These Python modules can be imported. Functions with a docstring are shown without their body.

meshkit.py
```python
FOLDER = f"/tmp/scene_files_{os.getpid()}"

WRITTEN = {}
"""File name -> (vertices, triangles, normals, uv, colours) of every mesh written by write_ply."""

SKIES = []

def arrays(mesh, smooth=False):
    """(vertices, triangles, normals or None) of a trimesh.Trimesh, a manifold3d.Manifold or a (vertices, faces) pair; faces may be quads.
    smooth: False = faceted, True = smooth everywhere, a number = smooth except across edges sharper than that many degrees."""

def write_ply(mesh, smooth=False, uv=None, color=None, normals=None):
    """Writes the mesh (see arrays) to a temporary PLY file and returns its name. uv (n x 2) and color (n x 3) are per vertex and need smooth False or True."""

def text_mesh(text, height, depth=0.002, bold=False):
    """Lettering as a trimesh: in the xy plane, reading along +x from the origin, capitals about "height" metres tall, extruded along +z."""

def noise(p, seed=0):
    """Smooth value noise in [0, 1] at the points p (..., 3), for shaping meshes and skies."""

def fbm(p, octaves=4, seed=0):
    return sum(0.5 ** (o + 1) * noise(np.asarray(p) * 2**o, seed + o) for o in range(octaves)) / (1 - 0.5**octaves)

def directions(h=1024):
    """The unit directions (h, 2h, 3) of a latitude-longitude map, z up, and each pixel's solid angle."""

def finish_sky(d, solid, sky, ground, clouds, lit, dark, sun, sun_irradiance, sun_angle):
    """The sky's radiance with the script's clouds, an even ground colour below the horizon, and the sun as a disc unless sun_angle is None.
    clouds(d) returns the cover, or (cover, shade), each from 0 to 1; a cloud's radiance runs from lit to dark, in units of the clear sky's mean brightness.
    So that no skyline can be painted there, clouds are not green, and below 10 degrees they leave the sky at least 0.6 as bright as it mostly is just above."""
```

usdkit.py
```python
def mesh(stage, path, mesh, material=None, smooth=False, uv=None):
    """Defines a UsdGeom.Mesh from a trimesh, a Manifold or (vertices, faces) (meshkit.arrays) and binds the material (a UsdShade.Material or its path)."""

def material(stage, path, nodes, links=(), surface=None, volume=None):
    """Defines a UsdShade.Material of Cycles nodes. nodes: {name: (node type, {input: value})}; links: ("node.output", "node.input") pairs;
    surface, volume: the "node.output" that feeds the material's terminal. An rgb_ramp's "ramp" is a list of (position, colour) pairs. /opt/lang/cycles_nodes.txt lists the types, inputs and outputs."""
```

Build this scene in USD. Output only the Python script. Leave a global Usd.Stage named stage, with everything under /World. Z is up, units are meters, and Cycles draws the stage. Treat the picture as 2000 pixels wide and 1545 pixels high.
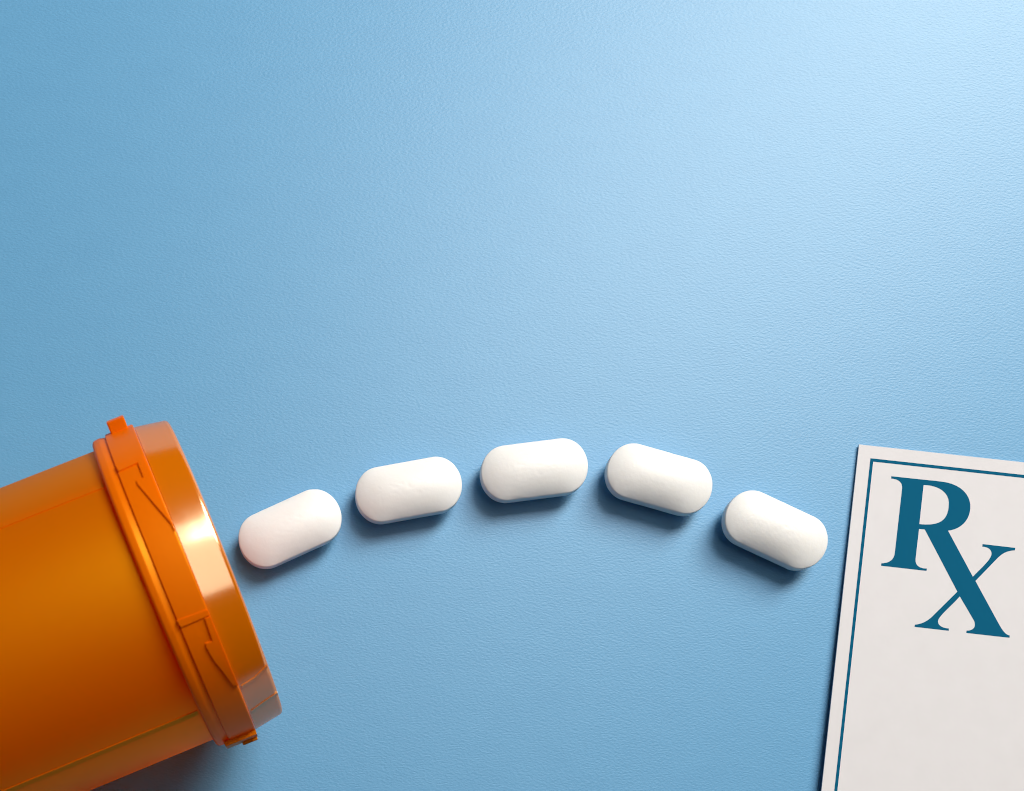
import math, numpy as np, trimesh, manifold3d as mf, usdkit, meshkit
from shapely.geometry import Polygon
from scipy import sparse
from scipy.sparse.linalg import spsolve
from pxr import Usd, UsdGeom, UsdLux, Gf, Sdf

stage = Usd.Stage.CreateInMemory()
UsdGeom.SetStageUpAxis(stage, UsdGeom.Tokens.z)
UsdGeom.SetStageMetersPerUnit(stage, 1.0)
UsdGeom.Xform.Define(stage, '/World')
UsdGeom.Scope.Define(stage, '/World/Looks')

# ------------------------------------------------------------------ camera
# straight down at the table, shifted lens; F = focal length and (NX, NY) = foot of the camera in pixels of a 2000 x 1545 picture
F, NX, NY, H = 2080.0, 562.0, 1600.0, 0.19
cam = UsdGeom.Camera.Define(stage, '/World/camera')
cam.CreateHorizontalApertureAttr(36.0)
cam.CreateVerticalApertureAttr(36.0 * 1545 / 2000)
cam.CreateFocalLengthAttr(36.0 * F / 2000)
cam.CreateHorizontalApertureOffsetAttr(36.0 * (1000 - NX) / 2000)
cam.CreateVerticalApertureOffsetAttr(36.0 * (NY - 772.5) / 2000)
cam.CreateClippingRangeAttr(Gf.Vec2f(0.005, 20.0))
cam.CreateExposureAttr(-0.2)
cam.AddTranslateOp().Set(Gf.Vec3d(0, 0, H))
cam.CreateFStopAttr(36.0)
cam.CreateFocusDistanceAttr(0.183)

def at(px, py, z=0.0):
    """the point at height z seen at a pixel of the 2000 x 1545 picture"""
    k = (H - z) / F
    return np.array([(px - NX) * k, (NY - py) * k, z])

# ------------------------------------------------------------------ lamps
def lamp(name, pos, target, w, h, strength, color, up=(0, 1, 0.01)):
    l = UsdLux.RectLight.Define(stage, '/World/' + name)
    l.CreateWidthAttr(w); l.CreateHeightAttr(h); l.CreateIntensityAttr(strength); l.CreateColorAttr(Gf.Vec3f(*color))
    m = Gf.Matrix4d().SetLookAt(Gf.Vec3d(*pos), Gf.Vec3d(*target), Gf.Vec3d(*up)).GetInverse()
    l.AddTransformOp().Set(m)
    return l

lamp('key_softbox', (0.215, 0.375, 0.54), (0.05, 0.07, 0.0), 0.24, 0.24, 16.0, (1.0, 0.985, 0.955))
lamp('far_window_panel', (0.75, 0.92, 0.80), (0.10, 0.10, 0.0), 0.55, 0.55, 21.0, (1.0, 0.925, 0.80))
lamp('top_softbox', (0.079, 0.085, 0.36), (-0.01, 0.04, 0.03), 0.095, 0.31, 2.3, (1.0, 0.975, 0.95), (-0.375, 0.927, 0.01))
lamp('fill_panel', (-0.45, 0.10, 0.55), (0.03, 0.06, 0.0), 0.5, 0.5, 0.05, (0.9, 0.95, 1.0))

# ------------------------------------------------------------------ materials
def mat(name, nodes, links, surface='p.BSDF'):
    return usdkit.material(stage, '/World/Looks/' + name, nodes, links, surface=surface)

def bumpy(name, base, scale, dist, strength=1.0, rough=0.5, stretch=(1, 1, 1), rot=0.0, detail=2.0, extra=None, base_noise=None):
    n = {'g': ('texture_coordinate', {}),
         'm': ('mapping', {'rotation': (0, 0, rot), 'scale': stretch}),
         'n': ('noise_texture', {'scale': scale, 'detail': detail, 'roughness': 0.55}),
         'b': ('bump', {'strength': strength, 'distance': dist}),
         'p': ('principled_bsdf', {'base_color': base, 'roughness': rough, **(extra or {})})}
    l = [('g.object', 'm.vector'), ('m.vector', 'n.vector'), ('n.fac', 'b.height'), ('b.normal', 'p.normal')]
    if base_noise:
        sc, lo, hi = base_noise
        n['n2'] = ('noise_texture', {'scale': sc, 'detail': 4.0, 'roughness': 0.6})
        n['r'] = ('rgb_ramp', {'ramp': [(0.3, lo), (0.7, hi)]})
        l += [('m.vector', 'n2.vector'), ('n2.fac', 'r.fac'), ('r.color', 'p.base_color')]
    return mat(name, n, l)

M = {}
M['table'] = bumpy('blue_laminate', (0.13, 0.36, 0.62), 1600, 0.00012, 0.42, 0.46, stretch=(1, 2.0, 1), rot=math.radians(35), detail=2.0,
                   extra={'specular_ior_level': 0.6}, base_noise=(120, (0.114, 0.340, 0.592), (0.120, 0.352, 0.606)))
M['pill'] = bumpy('white_tablet', (0.83, 0.828, 0.825), 1900, 0.00005, 0.35, 0.45, detail=3.0,
                  extra={'subsurface_weight': 0.15, 'subsurface_radius': (1, 0.8, 0.6), 'subsurface_scale': 0.0006})
M['paper'] = bumpy('paper', (0.74, 0.70, 0.68), 2600, 0.00002, 0.35, 0.75, detail=4.0, extra={'specular_ior_level': 0.15}, base_noise=(240, (0.675, 0.668, 0.70), (0.695, 0.688, 0.722)))
M['ink'] = bumpy('teal_ink', (0.006, 0.103, 0.20), 2600, 0.00002, 0.3, 0.7, detail=4.0, extra={'specular_ior_level': 0.0})

def amber(name, rough, trans, base, tint, sheen, glow, tl, bump=0.0, ior=1.5, level=0.5):
    # cloudy orange plastic: part clear, part milky, under an amber-tinted gloss
    n = {'g': ('texture_coordinate', {}),
         'n': ('noise_texture', {'scale': 900.0, 'detail': 2.0}),
         'b': ('bump', {'strength': bump, 'distance': 0.00005}),
         'p': ('principled_bsdf', {'base_color': base, 'roughness': rough, 'ior': ior, 'specular_ior_level': level, 'specular_tint': tint, 'transmission_weight': trans}),
         't': ('translucent_bsdf', {'color': (1.0, 0.31, 0.0)}),
         'x': ('mix_closure', {'fac': tl}),
         's': ('glossy_bsdf', {'color': glow, 'roughness': rough}),
         'y': ('mix_closure', {'fac': sheen})}
    return mat(name, n, [('g.object', 'n.vector'), ('n.fac', 'b.height'), ('b.normal', 'p.normal'), ('b.normal', 's.normal'), ('p.BSDF', 'x.closure1'), ('t.BSDF', 'x.closure2'),
                         ('x.closure', 'y.closure1'), ('s.BSDF', 'y.closure2')], 'y.closure')
M['body'] = amber('frosted_amber_plastic', 0.40, 0.20, (1.0, 0.25, 0.0), (1.0, 0.6, 0.3), 0.28, (1.0, 0.58, 0.0), 0.50, 0.08, 1.5, 0.35)
M['collar'] = amber('amber_collar_plastic', 0.38, 0.10, (1.0, 0.21, 0.0), (1.0, 0.6, 0.3), 0.12, (1.0, 0.46, 0.0), 0.33, 0.03, 1.5, 0.3)
M['rim'] = amber('glossy_amber_plastic', 0.15, 0.10, (1.0, 0.28, 0.0), (1.0, 0.8, 0.5), 0.33, (1.0, 0.86, 0.56), 0.35, 0.05, 1.4, 0.12)
M['inner'] = mat('clear_amber_lining', {'a': ('transparent_bsdf', {'color': (1.0, 0.42, 0.02)}), 'd': ('translucent_bsdf', {'color': (1.0, 0.28, 0.0)}), 'e': ('diffuse_bsdf', {'color': (1.0, 0.28, 0.0)}),
                                        'x': ('mix_closure', {'fac': 0.5}), 'y': ('mix_closure', {'fac': 0.22})},
                 [('d.BSDF', 'x.closure1'), ('e.BSDF', 'x.closure2'), ('a.BSDF', 'y.closure1'), ('x.closure', 'y.closure2')], 'y.closure')

# ------------------------------------------------------------------ prim helpers
used = {}
def numbered(path):
    k = used.get(path, 0); used[path] = k + 1
    return path if k == 0 else f'{path}_{k:03d}'

def tag(prim, label=None, cat=None, group=None, kind=None):
    for k, v in (('label', label), ('category', cat), ('group', group), ('kind', kind)):
        if v: prim.SetCustomDataByKey(k, v)
    return prim

def obj(name, mesh, m, parent='/World', smooth=30):
    return usdkit.mesh(stage, numbered(f'{parent}/{name}'), mesh, M[m], smooth=smooth).GetPrim()

def thing(name, loc, label, cat, group=None):
    x = UsdGeom.Xform.Define(stage, numbered('/World/' + name)); x.AddTranslateOp().Set(Gf.Vec3d(*map(float, loc)))
    tag(x.GetPrim(), label, cat, group)
    return str(x.GetPath())

# ------------------------------------------------------------------ table top
tb = trimesh.creation.box((1.6, 1.2, 0.025)); tb.apply_translation((0, 0.1, -0.0125))
tag(obj('tabletop', tb, 'table', smooth=False), 'smooth sky blue table top with a fine leathery grain', 'table top', kind='structure')

# ------------------------------------------------------------------ bottle
PR = 7.593e-5                 # metres per pixel of radius
ZA = 329 * PR                 # height of the axis: the collar lies on the table
PS = (H - ZA) / F             # metres per pixel along the axis
TH = math.radians(22.0)
A = np.array([math.cos(TH), math.sin(TH), 0.0])        # along the axis, towards the mouth
P = np.array([math.sin(TH), -math.cos(TH), 0.0])       # across, down the picture
UP = np.array([0, 0, 1.0])
MOUTH = at(440 + 6.5 * 0.375, 1110 + 6.5 * 0.927, ZA)
BASE = np.array([MOUTH[0], MOUTH[1], 0.0])

def cyl(s, phi, r):
    """bottle coordinates (pixels along axis, angle from the top, pixels of radius) to metres relative to BASE"""
    s, phi, r = np.broadcast_arrays(np.asarray(s, float), np.asarray(phi, float), np.asarray(r, float))
    return (s[..., None] * PS * A + (r * PR * np.cos(phi))[..., None] * UP + (r * PR * np.sin(phi))[..., None] * P + UP * ZA)

def onto(px, py, r):
    """pixel -> (s, phi) on the cylinder of radius r about the bottle's axis"""
    o = np.array([0, 0, H]) - (MOUTH)
    d = at(px, py, 0) - np.array([0, 0, H]); d /= np.linalg.norm(d)
    oy, dy, ox, dx, R = o @ P, d @ P, o @ UP, d @ UP, r * PR
    a, b, c = dx * dx + dy * dy, ox * dx + oy * dy, ox * ox + oy * oy - R * R
    q = b * b - a * c
    t = (-b - math.sqrt(max(q, 0))) / a
    x = o + t * d
    return (x @ A) / PS, math.atan2(x @ P, x @ UP)

def lathe(profile, n=256, a0=0, closed=True):
    pr = np.asarray(profile, float); k = len(pr)
    ph = np.arange(n) * 2 * math.pi / n
    v = cyl(np.repeat(pr[None, :, 0], n, 0), np.repeat(ph[:, None], k, 1), np.repeat(pr[None, :, 1], n, 0)).reshape(-1, 3)
    f = []
    for i in range(n):
        for j in range(k if closed else k - 1):
            a, b = i * k + j, i * k + (j + 1) % k
            c, d = ((i + 1) % n) * k + (j + 1) % k, ((i + 1) % n) * k + j
            f += [(a, b, c), (a, c, d)]
    m = trimesh.Trimesh(v, f, process=closed)
    if closed:
        m.fix_normals()
    else:                                         # an open sheet: its outline runs from base to mouth outside, back inside
        c = m.triangles_center - UP * ZA
        c -= np.outer(c @ A, A)
        away = (m.face_normals * c).sum(1) @ m.area_faces
        if (away < 0) != (pr[0, 0] > pr[-1, 0]): m.invert()
    return m

def raised(poly, r0, h, px=True, rad=2.0, cone=0.0):
    """a flat piece, its outline given in picture pixels or as (s, phi), lying on the cylinder r0 and h proud of it"""
    pts = [onto(x, y, r0 + h) for x, y in poly] if px else poly
    p2 = Polygon([(s, ph * r0) for s, ph in pts]).buffer(0)
    p2 = p2.buffer(-rad).buffer(rad) if rad else p2
    p2 = max(getattr(p2, 'geoms', [p2]), key=lambda g: g.area)
    def ext(p, hh):
        cs = mf.CrossSection([np.asarray(p.exterior.coords)[:-1]], mf.FillRule.EvenOdd)
        return mf.Manifold.extrude(cs, hh)
    m = ext(p2, h + 1.0)
    top = p2.buffer(-min(1.2, h * 0.4), join_style=1)
    if not top.is_empty and top.geom_type == 'Polygon':   # chamfered upper edge
        m = ext(p2, h + 1.0 - min(1.0, h * .4)) + ext(top, h + 1.0)
    m = m.refine_to_length(9.0)
    mm = m.to_mesh(); q = np.array(mm.vert_properties[:, :3]); fc = np.array(mm.tri_verts)
    v = cyl(q[:, 0], q[:, 1] / r0, r0 - 1.0 + q[:, 2] - cone * (q[:, 0] + 62))
    t = trimesh.Trimesh(v, fc, process=True); t.fix_normals()
    return t

bottle = thing('pill_bottle', BASE, 'open amber orange plastic pill bottle lying on its side with its mouth towards the tablets', 'pill bottle')
LB = -1180                                        # base of the bottle, beyond the picture
body_prof = [(LB, 4), (LB, 316), (LB + 4, 325), (LB + 12, 329), (LB + 30, 329), (LB + 40, 319), (LB + 55, 316)]
body_prof += [(s, 306.5 + 9.5 * (-144 - s) / (-144 - LB)) for s in np.linspace(LB + 90, -146, 14)]
inner_prof = [(-146, 306.5), (-146, 286), (-400, 288), (-900, 292), (LB + 28, 294), (LB + 20, 286), (LB + 20, 4)]
obj('body', lathe(body_prof, closed=False), 'body', bottle)
obj('inner_wall', lathe(inner_prof, closed=False), 'inner', bottle)
def arc(cx, cy, r, a0, a1, n=6):
    return [(cx + r * math.cos(math.radians(a)), cy + r * math.sin(math.radians(a))) for a in np.linspace(a0, a1, n)]
collar_prof = ([(-145.5, 286), (-145.5, 311)] + arc(-138.5, 316.5, 7, 180, 90, 7) + [(-134, 324.0), (-130.5, 324.2), (-129.3, 323.8),
               (-128.3, 323.7), (-119.5, 321.6), (-118.6, 322.0), (-117.4, 325.6)] + [(-116, 326.4), (-90, 326.3), (-68, 325.8)] +
               arc(-66.2, 322.8, 3, 90, 0, 5) + [(-63.2, 319), (-63.2, 286)])
obj('collar', lathe(collar_prof), 'collar', bottle)
rim_prof = ([(-62.3, 286), (-62.3, 319.5), (-50, 317.6), (-35, 315), (-20, 312.4)] + arc(-9, 301.5, 9, 80, 0, 8) + arc(-9, 294, 9, 0, -90, 8) + [(-30, 285)])
obj('rim', lathe(rim_prof), 'rim', bottle)
# lugs and ribs of the locking collar
R0 = 325.5
obj('cross_rib', raised([(224, 909), (275, 885), (279, 891), (270, 903), (231, 921)], R0, 3.2), 'collar', bottle)
obj('locking_ramp', raised([(276, 886), (290, 912), (320, 985), (352, 1058), (333, 1022), (300, 984), (268, 946), (265, 938), (279, 932), (268, 904)], R0, 3.8, rad=0.8), 'collar', bottle)
obj('cross_rib', raised([(344, 1212), (405, 1190), (411, 1202), (353, 1227)], R0, 3.2), 'collar', bottle)
obj('locking_ramp', raised([(399, 1208), (411, 1203), (440, 1276), (466, 1340), (455, 1340), (434, 1312), (417, 1291), (402, 1265), (401, 1257), (414, 1252)], R0, 3.8, rad=0.8), 'collar', bottle)
rad = math.radians
obj('lug', raised([(-106, rad(-74)), (-73, rad(-74)), (-73, rad(-60)), (-106, rad(-60))], R0, 22, False, 3), 'collar', bottle)
obj('collar_block', raised([(-129, rad(84)), (-64, rad(84)), (-64, rad(104)), (-129, rad(104))], R0, 10, False, 1), 'collar', bottle)
obj('lug', raised([(-97, rad(90)), (-66, rad(90)), (-66, rad(100)), (-97, rad(100))], R0 + 9, 7, False, 1), 'collar', bottle)
# fine moulding lines
for pp in ([(472, 1346), (500, 1333), (526, 1311), (524, 1306), (498, 1327), (471, 1340)],
           [(492, 1396), (520, 1380), (547, 1366), (545, 1361), (518, 1374), (490, 1389)]):
    obj('moulding_line', raised(pp, 319.4, 1.4, rad=0, cone=0.168), 'rim', bottle)
for t in (-1, 1):
    # long guide ribs along the body, as seen 45 degrees to either side of the camera
    ph = rad(13.5 + 46 * t)
    obj('guide_rib', raised([(-149, ph - .022), (-149, ph + .022), (-1080, ph + .022), (-1080, ph - .022)], 306.5, 0.8, False, 0, cone=0.0091), 'body', bottle, smooth=85)

# ------------------------------------------------------------------ tablets
def tablet(L, W, band, dome, seed):
    rng = np.random.default_rng(seed)
    hw, cap = W / 2, W / 2 * 0.93
    n = 50
    up = np.linspace(-math.pi / 2, math.pi / 2, n)
    right = [(L / 2 - cap + cap * math.cos(a) ** 0.96, hw * math.sin(a)) for a in up]
    left = [(-x, -y) for x, y in right]
    straight = lambda a, b, k: [tuple(np.array(a) + (np.array(b) - np.array(a)) * i / k) for i in range(1, k)]
    edge = np.array(right + straight(right[-1], left[0], 26) + left + straight(left[-1], right[0], 26))
    sx = np.clip(edge[:, 0], -(L / 2 - cap), L / 2 - cap) * 0.98
    spine = np.stack([sx, 0 * sx], 1)
    def membrane(us):
        # height of a soap film blown over the outline: a smooth crown without creases
        q = np.concatenate([spine + (edge - spine) * u for u in us]); N = len(edge); K = len(us)
        fc = np.array([t for k in range(K - 1) for i in range(N) for t in ((k * N + i, k * N + (i + 1) % N, (k + 1) * N + (i + 1) % N), (k * N + i, (k + 1) * N + (i + 1) % N, (k + 1) * N + i))])
        _, first, inv = np.unique(np.round(q, 8), axis=0, return_index=True, return_inverse=True); inv = inv.ravel()
        w = q[first]; fc = inv[fc]
        L_ = sparse.lil_matrix((len(w), len(w))).tocsr(); rhs = np.zeros(len(w)); I, J, X = [], [], []
        a, b, c = w[fc[:, 0]], w[fc[:, 1]], w[fc[:, 2]]
        area = 0.5 * np.abs((b - a)[:, 0] * (c - a)[:, 1] - (b - a)[:, 1] * (c - a)[:, 0]); ok = area > 1e-13
        fc, area = fc[ok], area[ok]
        for k in range(3):
            i, j, o = fc[:, (k + 1) % 3], fc[:, (k + 2) % 3], fc[:, k]
            cot = ((w[i] - w[o]) * (w[j] - w[o])).sum(1) / (2 * area)
            for r, cc, x in ((i, j, -cot / 2), (j, i, -cot / 2), (i, i, cot / 2), (j, j, cot / 2)):
                I.append(r); J.append(cc); X.append(x)
            np.add.at(rhs, o, area / 3)
        L_ = sparse.csr_matrix((np.concatenate(X), (np.concatenate(I), np.concatenate(J))), (len(w), len(w)))
        bd = np.zeros(len(w), bool); bd[inv[-N:]] = True
        used_ = np.asarray(np.abs(L_).sum(1)).ravel() > 0
        fr = ~bd & used_
        z = np.zeros(len(w)); z[fr] = spsolve(L_[fr][:, fr].tocsc(), rhs[fr])
        return (z / z.max())[inv].reshape(K, N)
    rings = []
    us = np.concatenate([np.linspace(0, 0.9, 26), [0.94, 0.965, 0.985]])
    film = membrane(us) ** 0.92
    for sgn in (1, -1):
        for u in (us if sgn > 0 else us[::-1]):
            z = sgn * (band / 2 + 0.00006 + dome * film[list(us).index(u)])
            rings.append((u, z))
        if sgn > 0:
            # land and rounded shoulder, then the straight band
            rings += [(0.997, band / 2 - 0.00008), (1.0, band / 2 - 0.0003), (1.0, 0.0), (1.0, -band / 2 + 0.0003), (0.997, -band / 2 + 0.00008)]
    V = []
    for u, z in rings:
        p = spine + (edge - spine) * u
        V.append(np.column_stack([p, z * np.ones(len(p))]))
    V = np.array(V); V[:, :, 2] = np.where(V[:, :, 2] < -band / 2, -band / 2 + (V[:, :, 2] + band / 2) * 1.3, V[:, :, 2]); K, N = V.shape[:2]
    f = [(k * N + i, k * N + (i + 1) % N, (k + 1) * N + (i + 1) % N) for k in range(K - 1) for i in range(N)] + \
        [(k * N + i, (k + 1) * N + (i + 1) % N, (k + 1) * N + i) for k in range(K - 1) for i in range(N)]
    v = V.reshape(-1, 3)
    m = trimesh.Trimesh(v, f, process=True); m.merge_vertices(); m.update_faces(m.nondegenerate_faces()); 
    m.fix_normals()
    if m.volume < 0: m.invert()
    v, nn = np.array(m.vertices), np.array(m.vertex_normals)
    off = (meshkit.fbm(v / 0.0016 + seed * 7.1, 3, seed) - 0.5) * 0.000035
    # worn film on the crown and small chips on the lower edge
    worn = meshkit.noise(v / 0.0005 + 3.3 * seed, seed + 9) 
    off -= 0.00005 * np.clip(worn - 0.62, 0, 1) / 0.38 * np.exp(-((v[:, 0] / (L * .28)) ** 2 + (v[:, 1] / (W * .2)) ** 2)) * (v[:, 2] > 0)
    ring = np.exp(-((v[:, 2] - band / 2) / 0.00022) ** 2)
    off -= ring * 0.00007 * np.clip(meshkit.noise(v / 0.0011 + 17 * seed, seed) - 0.6, 0, 1) / 0.4
    v = v + nn * off[:, None]
    v[:, 2] -= v[:, 2].min()
    return trimesh.Trimesh(v, m.faces, process=False)

PILLS = [((566.5, 1030), 24.3, 'white oblong tablet at the left end of the arc, right by the bottle mouth'),
         ((799.0, 954), 10.3, 'white oblong tablet second from the bottle, rising towards the middle of the arc'),
         ((1045.5, 915), 7.2, 'white oblong tablet at the top middle of the arc, lying almost level'),
         ((1290.5, 933), -15.8, 'white oblong tablet second from the paper, sloping down to the right'),
         ((1519.0, 1033), -25.0, 'white oblong tablet at the right end of the arc, beside the paper')]
for i, ((px, py), ang, label) in enumerate(PILLS):
    zc = 0.0046
    c = at(px, py, zc)
    p = obj('tablet', tablet(0.01875, 0.0097, 0.0016, 0.0019, i + 1), 'pill', smooth=38)
    x = UsdGeom.Xformable(p); x.AddTranslateOp().Set(Gf.Vec3d(c[0], c[1], 0)); x.AddRotateZOp().Set(ang)
    tag(p, label, 'tablet', 'white tablets in an arc from the bottle to the paper')

# ------------------------------------------------------------------ prescription sheet
O2 = np.array([1678.0, 868.0]); TU = math.atan2(35, 322)
EU, EV = np.array([math.cos(TU), math.sin(TU)]), np.array([-math.sin(TU), math.cos(TU)])
def lift(u, v):
    """height of the sheet's upper face (u right, v down, in pixels of the picture): it lies on the table at the right and curls up at the lower left"""
    return 0.0005 + 0.0012 * np.clip(v / 720.0, 0, 3) ** 1.1 * np.exp(-np.clip(u, 0, None) / 520.0)
def sheet_pt(u, v, up=0.0):
    u, v = np.broadcast_arrays(np.asarray(u, float), np.asarray(v, float))
    z = lift(u, v) + up
    px = O2[0] + u * EU[0] + v * EV[0]; py = O2[1] + u * EU[1] + v * EV[1]
    k = (H - lift(u, v)) / F
    return np.stack([(px - NX) * k, (NY - py) * k, z], -1)
sheet_base = sheet_pt(0, 0) * (1, 1, 0)
sheet = thing('prescription_sheet', sheet_base, 'blank pale prescription sheet with a teal border line and a large printed Rx', 'paper sheet')

def drape(poly, top, thick, step=14.0):
    """an outline on the sheet, in (u, v) pixels, as a thin solid following the sheet"""
    polys = [np.asarray(poly.exterior.coords)[:-1]] + [np.asarray(r.coords)[:-1] for r in poly.interiors]
    m = mf.Manifold.extrude(mf.CrossSection(polys, mf.FillRule.EvenOdd), 1.0)
    if step: m = m.refine_to_length(step)
    mm = m.to_mesh(); q = np.array(mm.vert_properties[:, :3]); fc = np.array(mm.tri_verts)
    b = sheet_pt(q[:, 0], q[:, 1]); b[:, 2] += top - thick * (1 - q[:, 2])
    v = b - sheet_base
    t = trimesh.Trimesh(v, fc, process=True); t.fix_normals()
    if t.volume < 0: t.invert()
    return t
SW, SH = 1150.0, 1500.0
obj('sheet', drape(Polygon([(0, 0), (SW, 0), (SW, SH), (0, SH)]), 0.0, 0.0002, 40.0), 'paper', sheet)

def uv_of(px, py):
    d = np.array([px, py]) - O2
    return d @ EU, d @ EV
def from_crop(pts, s=1411 / 420.0, o=(1580, 840)):
    return [uv_of(x / s + o[0], y / s + o[1]) for x, y in pts]
b0 = 24.8; lw = 6.0; g0 = 24.5
for r in ([(b0, g0), (SW - b0, g0), (SW - b0 - lw, g0 + lw), (b0 + lw, g0 + lw)], [(SW - b0, g0), (SW - b0, SH - g0), (SW - b0 - lw, SH - g0 - lw), (SW - b0 - lw, g0 + lw)],
          [(SW - b0, SH - g0), (b0, SH - g0), (b0 + lw, SH - g0 - lw), (SW - b0 - lw, SH - g0 - lw)], [(b0, SH - g0), (b0, g0), (b0 + lw, g0 + lw), (b0 + lw, SH - g0 - lw)]):
    obj('border_line', drape(Polygon(r), 0.00002, 0.00003, 40.0), 'ink', sheet, smooth=False)

def bez(p0, p1, p2, p3, n=10):
    t = np.linspace(0, 1, n + 1)[1:, None]
    p0, p1, p2, p3 = map(np.array, (p0, p1, p2, p3))
    return [tuple(q) for q in (1 - t) ** 3 * p0 + 3 * (1 - t) ** 2 * t * p1 + 3 * (1 - t) * t * t * p2 + t ** 3 * p3]
def outline(cmds):
    out = [cmds[0]]
    for c in cmds[1:]:
        out += [c] if np.ndim(c[0]) == 0 else bez(out[-1], *c)
    return out
r_out = outline([(540, 303), (860, 337),
                 ((1000, 350), (1066, 430), (1058, 515)), ((1052, 600), (990, 652), (912, 660)),
                 (1075, 962), ((1130, 905), (1196, 850), (1198, 812)), ((1198, 778), (1168, 766), (1137, 765)), (1139, 748), (1353, 773), (1351, 789),
                 ((1300, 792), (1268, 806), (1225, 853)), (1092, 990),
                 (1240, 1262), ((1270, 1317), (1290, 1344), (1317, 1348)), (1316, 1363), (1032, 1331), (1034, 1316),
                 ((1075, 1316), (1100, 1295), (1084, 1252)), (990, 1091), ((930, 1160), (850, 1220), (846, 1255)), ((846, 1285), (880, 1300), (918, 1302)), (917, 1317), (693, 1291), (695, 1277),
                 ((745, 1272), (785, 1250), (820, 1212)), (974, 1060), (760, 652), (722, 648), (699, 848), ((697, 890), (725, 908), (774, 909)), (771, 924), (473, 890), (475, 874),
                 ((530, 873), (560, 850), (564, 800)), (611, 385), ((615, 345), (590, 322), (539, 318))])
r_in = outline([(752, 360), ((850, 362), (930, 410), (917, 500)), ((910, 590), (860, 632), (724, 617))])
rx = Polygon(from_crop(r_out), [from_crop(r_in)]).buffer(0)
print('rx valid', rx.geom_type, rx.area)
obj('printed_rx', drape(rx, 0.00002, 0.00003, 30.0), 'ink', sheet, smooth=False)
